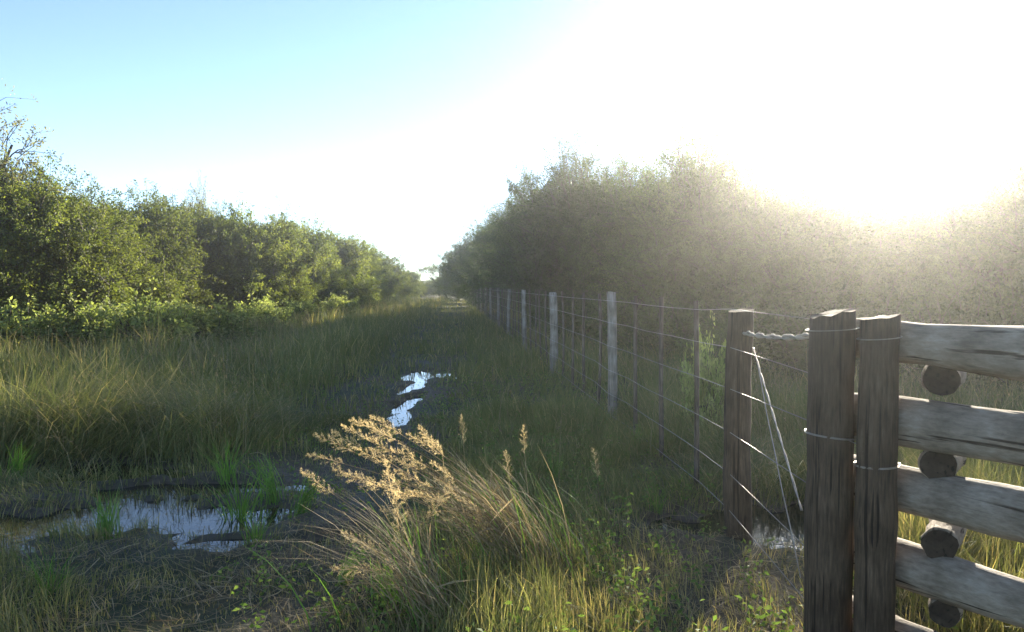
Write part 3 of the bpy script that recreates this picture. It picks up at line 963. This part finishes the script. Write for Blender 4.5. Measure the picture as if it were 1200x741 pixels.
POSTS = [post_mesh('post', 1.43, .055, .05, 10, M_POST, 5 + k, .012, .012) for k in range(3)]
POST_FAT = post_mesh('post', 1.42, .072, .064, 10, M_POST, 15, .012, .015)
DROP = [post_mesh('dropper', 1.36, .021, .018, 6, M_DROP, 25 + k, .008, 0, .0) for k in range(3)]
STRAIN = post_mesh('post', 1.38, .085, .078, 12, M_POST_DARK, 35, .016, .02)
rf = np.random.default_rng(4)
main_y = [4.83, 8.62, 13.5, 18.4] + [18.4 + 4.9 * k for k in range(1, 20)]
o = fpart('post', STRAIN, fence_x(4.83), 4.83, gz(fence_x(4.83), 4.83), .4)
o['label'] = 'thick dark strainer post of the fence'
for k, y in enumerate(main_y[1:]):
    x = fence_x(y)
    me = POST_FAT if k == 1 else POSTS[k % 3]
    fpart('post', me, x, y, gz(x, y) - .01 + rf.normal() * .01, rf.uniform(0, 6), (rf.normal() * .012, rf.normal() * .015))
for a, b in zip(main_y[:-1], main_y[1:]):
    nd = 3 if a < 5 else 4
    for j in range(1, nd + 1):
        y = a + (b - a) * j / (nd + 1)
        if y > 70: continue
        x = fence_x(y) + .03
        fpart('dropper', DROP[j % 3], x, y, .045 + rf.normal() * .012, rf.uniform(0, 6), (rf.normal() * .012, rf.normal() * .014))
A = np.array([1.277, 3.20])       # gate post
WZ = [1.34, 1.11, .86, .60, .35, .13]
WA = [1.36, 1.13, .93, .66, .38, .15]
for w in range(6):
    pts = [(A[0] - .02, A[1] + .10, WA[w])]
    pts.append((fence_x(4.83) - .075, 4.83, WZ[w] + .02))
    for a, b in zip(main_y[:-1], main_y[1:]):
        for j in range(1, 6):
            y = a + (b - a) * j / 5
            pts.append((fence_x(y) - (.058 if j == 5 else .005), y, WZ[w] + (rf.normal() * .003 - .010 * math.sin(math.pi * j / 5)) * (j < 5)))
    g = Geo()
    P = np.array(pts)
    g.tube(P - np.array(FO), np.where(P[:, 1] < 12, .0021, .0024), 5, 0, .5, True)
    link('wire', g.mesh('wire', [M_WIRE], True), fence)


def helix(p0, p1, r, turns, phase, n=60, sag=.0):
    p0, p1 = np.array(p0, float), np.array(p1, float)
    d = p1 - p0; L = np.linalg.norm(d); d = d / L
    a = np.cross(d, [0, 0, 1.0]); a /= np.linalg.norm(a); b = np.cross(d, a)
    t = np.linspace(0, 1, n)
    ang = t * turns * 2 * math.pi + phase
    P = p0 + d * (t * L)[:, None] + r * (np.cos(ang)[:, None] * a + np.sin(ang)[:, None] * b)
    P[:, 2] -= sag * np.sin(math.pi * t)
    return P


# diagonal brace of twisted wire, and pale twisted rope between strainer post and gate post
s0 = (fence_x(4.83) + .06, 4.80, 1.13)
s1 = (A[0] - .09, A[1] + .06, .58)
for ph in (0, math.pi):
    g = Geo(); g.tube(helix(s0, s1, .003, 4, ph, 120) - np.array(FO), .0024, 4, 0, .5, True)
    link('brace_wire', g.mesh('brace_wire', [M_WIRE], True), fence)
s2 = (A[0] - .09, A[1] + .06, .30)
g = Geo(); g.tube(helix((fence_x(4.83) + .07, 4.79, 1.10), s2, .001, 3, 0, 20, .02) - np.array(FO), .0026, 4, 0, .5, True)
link('brace_wire', g.mesh('brace_wire', [M_WIRE], True), fence)
rope = empty('twisted_rope', (fence_x(4.83), 4.78, 1.22))
tag(rope, 'pale twisted rope stretched from the thick fence post to the gate post', 'rope')
for ph in (0, math.pi):
    g = Geo(); g.tube(helix((0, 0, 0), (A[0] - .02 - rope.location.x, A[1] + .10 - rope.location.y, .075),   .008, 2.6, ph, 90, .015), .0075 + .0025 * np.sin(np.arange(90) * .7 + ph), 6, 0, .5, True)
    link('strand', g.mesh('strand', [M_ROPE], True), rope)

# ------------------------------------------------------------------ log corral
corral = empty('log_corral', (A[0], A[1], 0))
tag(corral, 'heavy log corral with two upright posts and stacked rails at the right', 'corral')
CO = np.array([A[0], A[1], 0])
u = np.array([.5, -.866, 0]); nrm = np.array([.866, .5, 0])
gp1 = post_mesh('upright_post', 1.415, .094, .088, 14, M_POST_DARK, 61, .006, .035, .3)
gp2 = post_mesh('upright_post', 1.405, .076, .071, 14, M_POST_DARK, 62, .005, .02, .3)
link('upright_post', gp1, corral, (0, 0, gz(*A)))
B = np.array([1.393, 3.045])
link('upright_post', gp2, corral, (B[0] - A[0], B[1] - A[1], gz(*B)))
# far pair out of frame, carrying the other rail ends
for q_, off in ((gp1, -.17), (gp2, .20)):
    p = CO + nrm * (.17 + off) + u * 2.6
    link('upright_post', q_, corral, Vector(p - CO))


def log_mesh(name, L, r0, r1, seed, end_m=True):
    """log along local Z, with cut ends"""
    rnd = np.random.default_rng(seed)
    n = 18
    t = np.linspace(0, 1, n)
    g = Geo()
    bend = .018
    pts = np.stack([bend * np.sin(t * 3 + seed) + rnd.normal(size=n) * .002, bend * np.sin(t * 2.3 + seed * 2), t * L], -1)
    rad = (r0 + (r1 - r0) * t) * (1 + .045 * np.sin(t * 11 + seed) + .03 * np.sin(t * 27 + seed * 3) + .03 * rnd.normal(size=n))
    rad[0] *= .93; rad[-1] *= .93
    g.tube(pts, rad, 18, 0, .5, True, .02, rnd)
    me = g.mesh(name, [M_LOG, M_LOG_END_SHADED], True)
    for p in me.polygons:
        if len(p.vertices) == 3:
            p.material_index = 1; p.use_smooth = False
    return me


rails = [(1.285, .090), (.985, .091), (.690, .092), (.400, .089), (.125, .085)]
start = CO + nrm * .178 - u * .16
for k, (z, r) in enumerate(rails):
    o = link('rail', log_mesh('rail', 3.0, r, r * .93, 80 + k), corral)
    p = start + np.array([0, 0, z]) - CO
    if k == 0: p = p + u * .10
    o.location = Vector(p)
    d = Vector(u) + Vector((0, 0, [-.012, .0, .004, .006, 0][k]))
    o.rotation_mode = 'QUATERNION'
    o.rotation_quaternion = d.to_track_quat('Z', 'Y')
v_ = np.array([.50, .866, 0])
for k, (z, r) in enumerate([(1.135, .062), (.838, .064), (.545, .064), (.262, .060)]):
    o = link('spacer_log', log_mesh('spacer_log', .55, r, r * .97, 95 + k), corral)
    p = CO + nrm * .178 + u * .36 - v_ * .02 + np.array([.0, 0, z]) - CO
    o.location = Vector(p)
    o.rotation_mode = 'QUATERNION'
    o.rotation_quaternion = Vector(v_).to_track_quat('Z', 'Y')
    o['label'] = 'short log laid across between two rails, dark round cut end showing'


def band(c, rad, z, tilt, wr=.0018, turns=2.0):
    g = Geo()
    t = np.linspace(0, turns * 2 * math.pi, int(28 * turns))
    P = np.stack([c[0] + rad * np.cos(t), c[1] + rad * np.sin(t), z + tilt * np.cos(t) + .004 * t / 6.28], -1) - CO
    g.tube(P, wr, 4, 0, .5, True)
    return link('binding_wire', g.mesh('binding_wire', [M_WIRE], True), corral)


band(B, .081, .815, .004)
band(B, .079, 1.30, .006, turns=1)
band(A, .099, 1.325, .006, turns=1)
band(A, .100, .90, -.01, turns=2)
g = Geo(); g.tube(np.array([(A[0] + .02, A[1] - .10, .905), (1.33, 3.06, .89), (B[0] - .07, B[1] - .04, .875)]) - CO, .0024, 4, 0, .5, True)
link('binding_wire', g.mesh('binding_wire', [M_WIRE], True), corral)

# ------------------------------------------------------------------ haze
hx = [-60, 60]; hy = [-40, 175]; hz = [-1.2, 9.6]
hv = [(x, y, z) for x in hx for y in hy for z in hz]
hm = bpy.data.meshes.new('haze')
hm.from_pydata(hv, [], [(0, 1, 3, 2), (4, 6, 7, 5), (0, 4, 5, 1), (2, 3, 7, 6), (0, 2, 6, 4), (1, 5, 7, 3)])
m, nt, out = new_mat('haze')
pv = nt.nodes.new('ShaderNodeVolumePrincipled')
pv.inputs['Color'].default_value = (.93, .93, .90, 1)
pv.inputs['Density'].default_value = HAZE_DENSITY
pv.inputs['Anisotropy'].default_value = HAZE_G
nt.links.new(pv.outputs[0], out.inputs['Volume'])
hm.materials.append(m)
haze = link('haze', hm)
tag(haze, 'low evening haze glowing towards the sun', None, None, 'stuff')
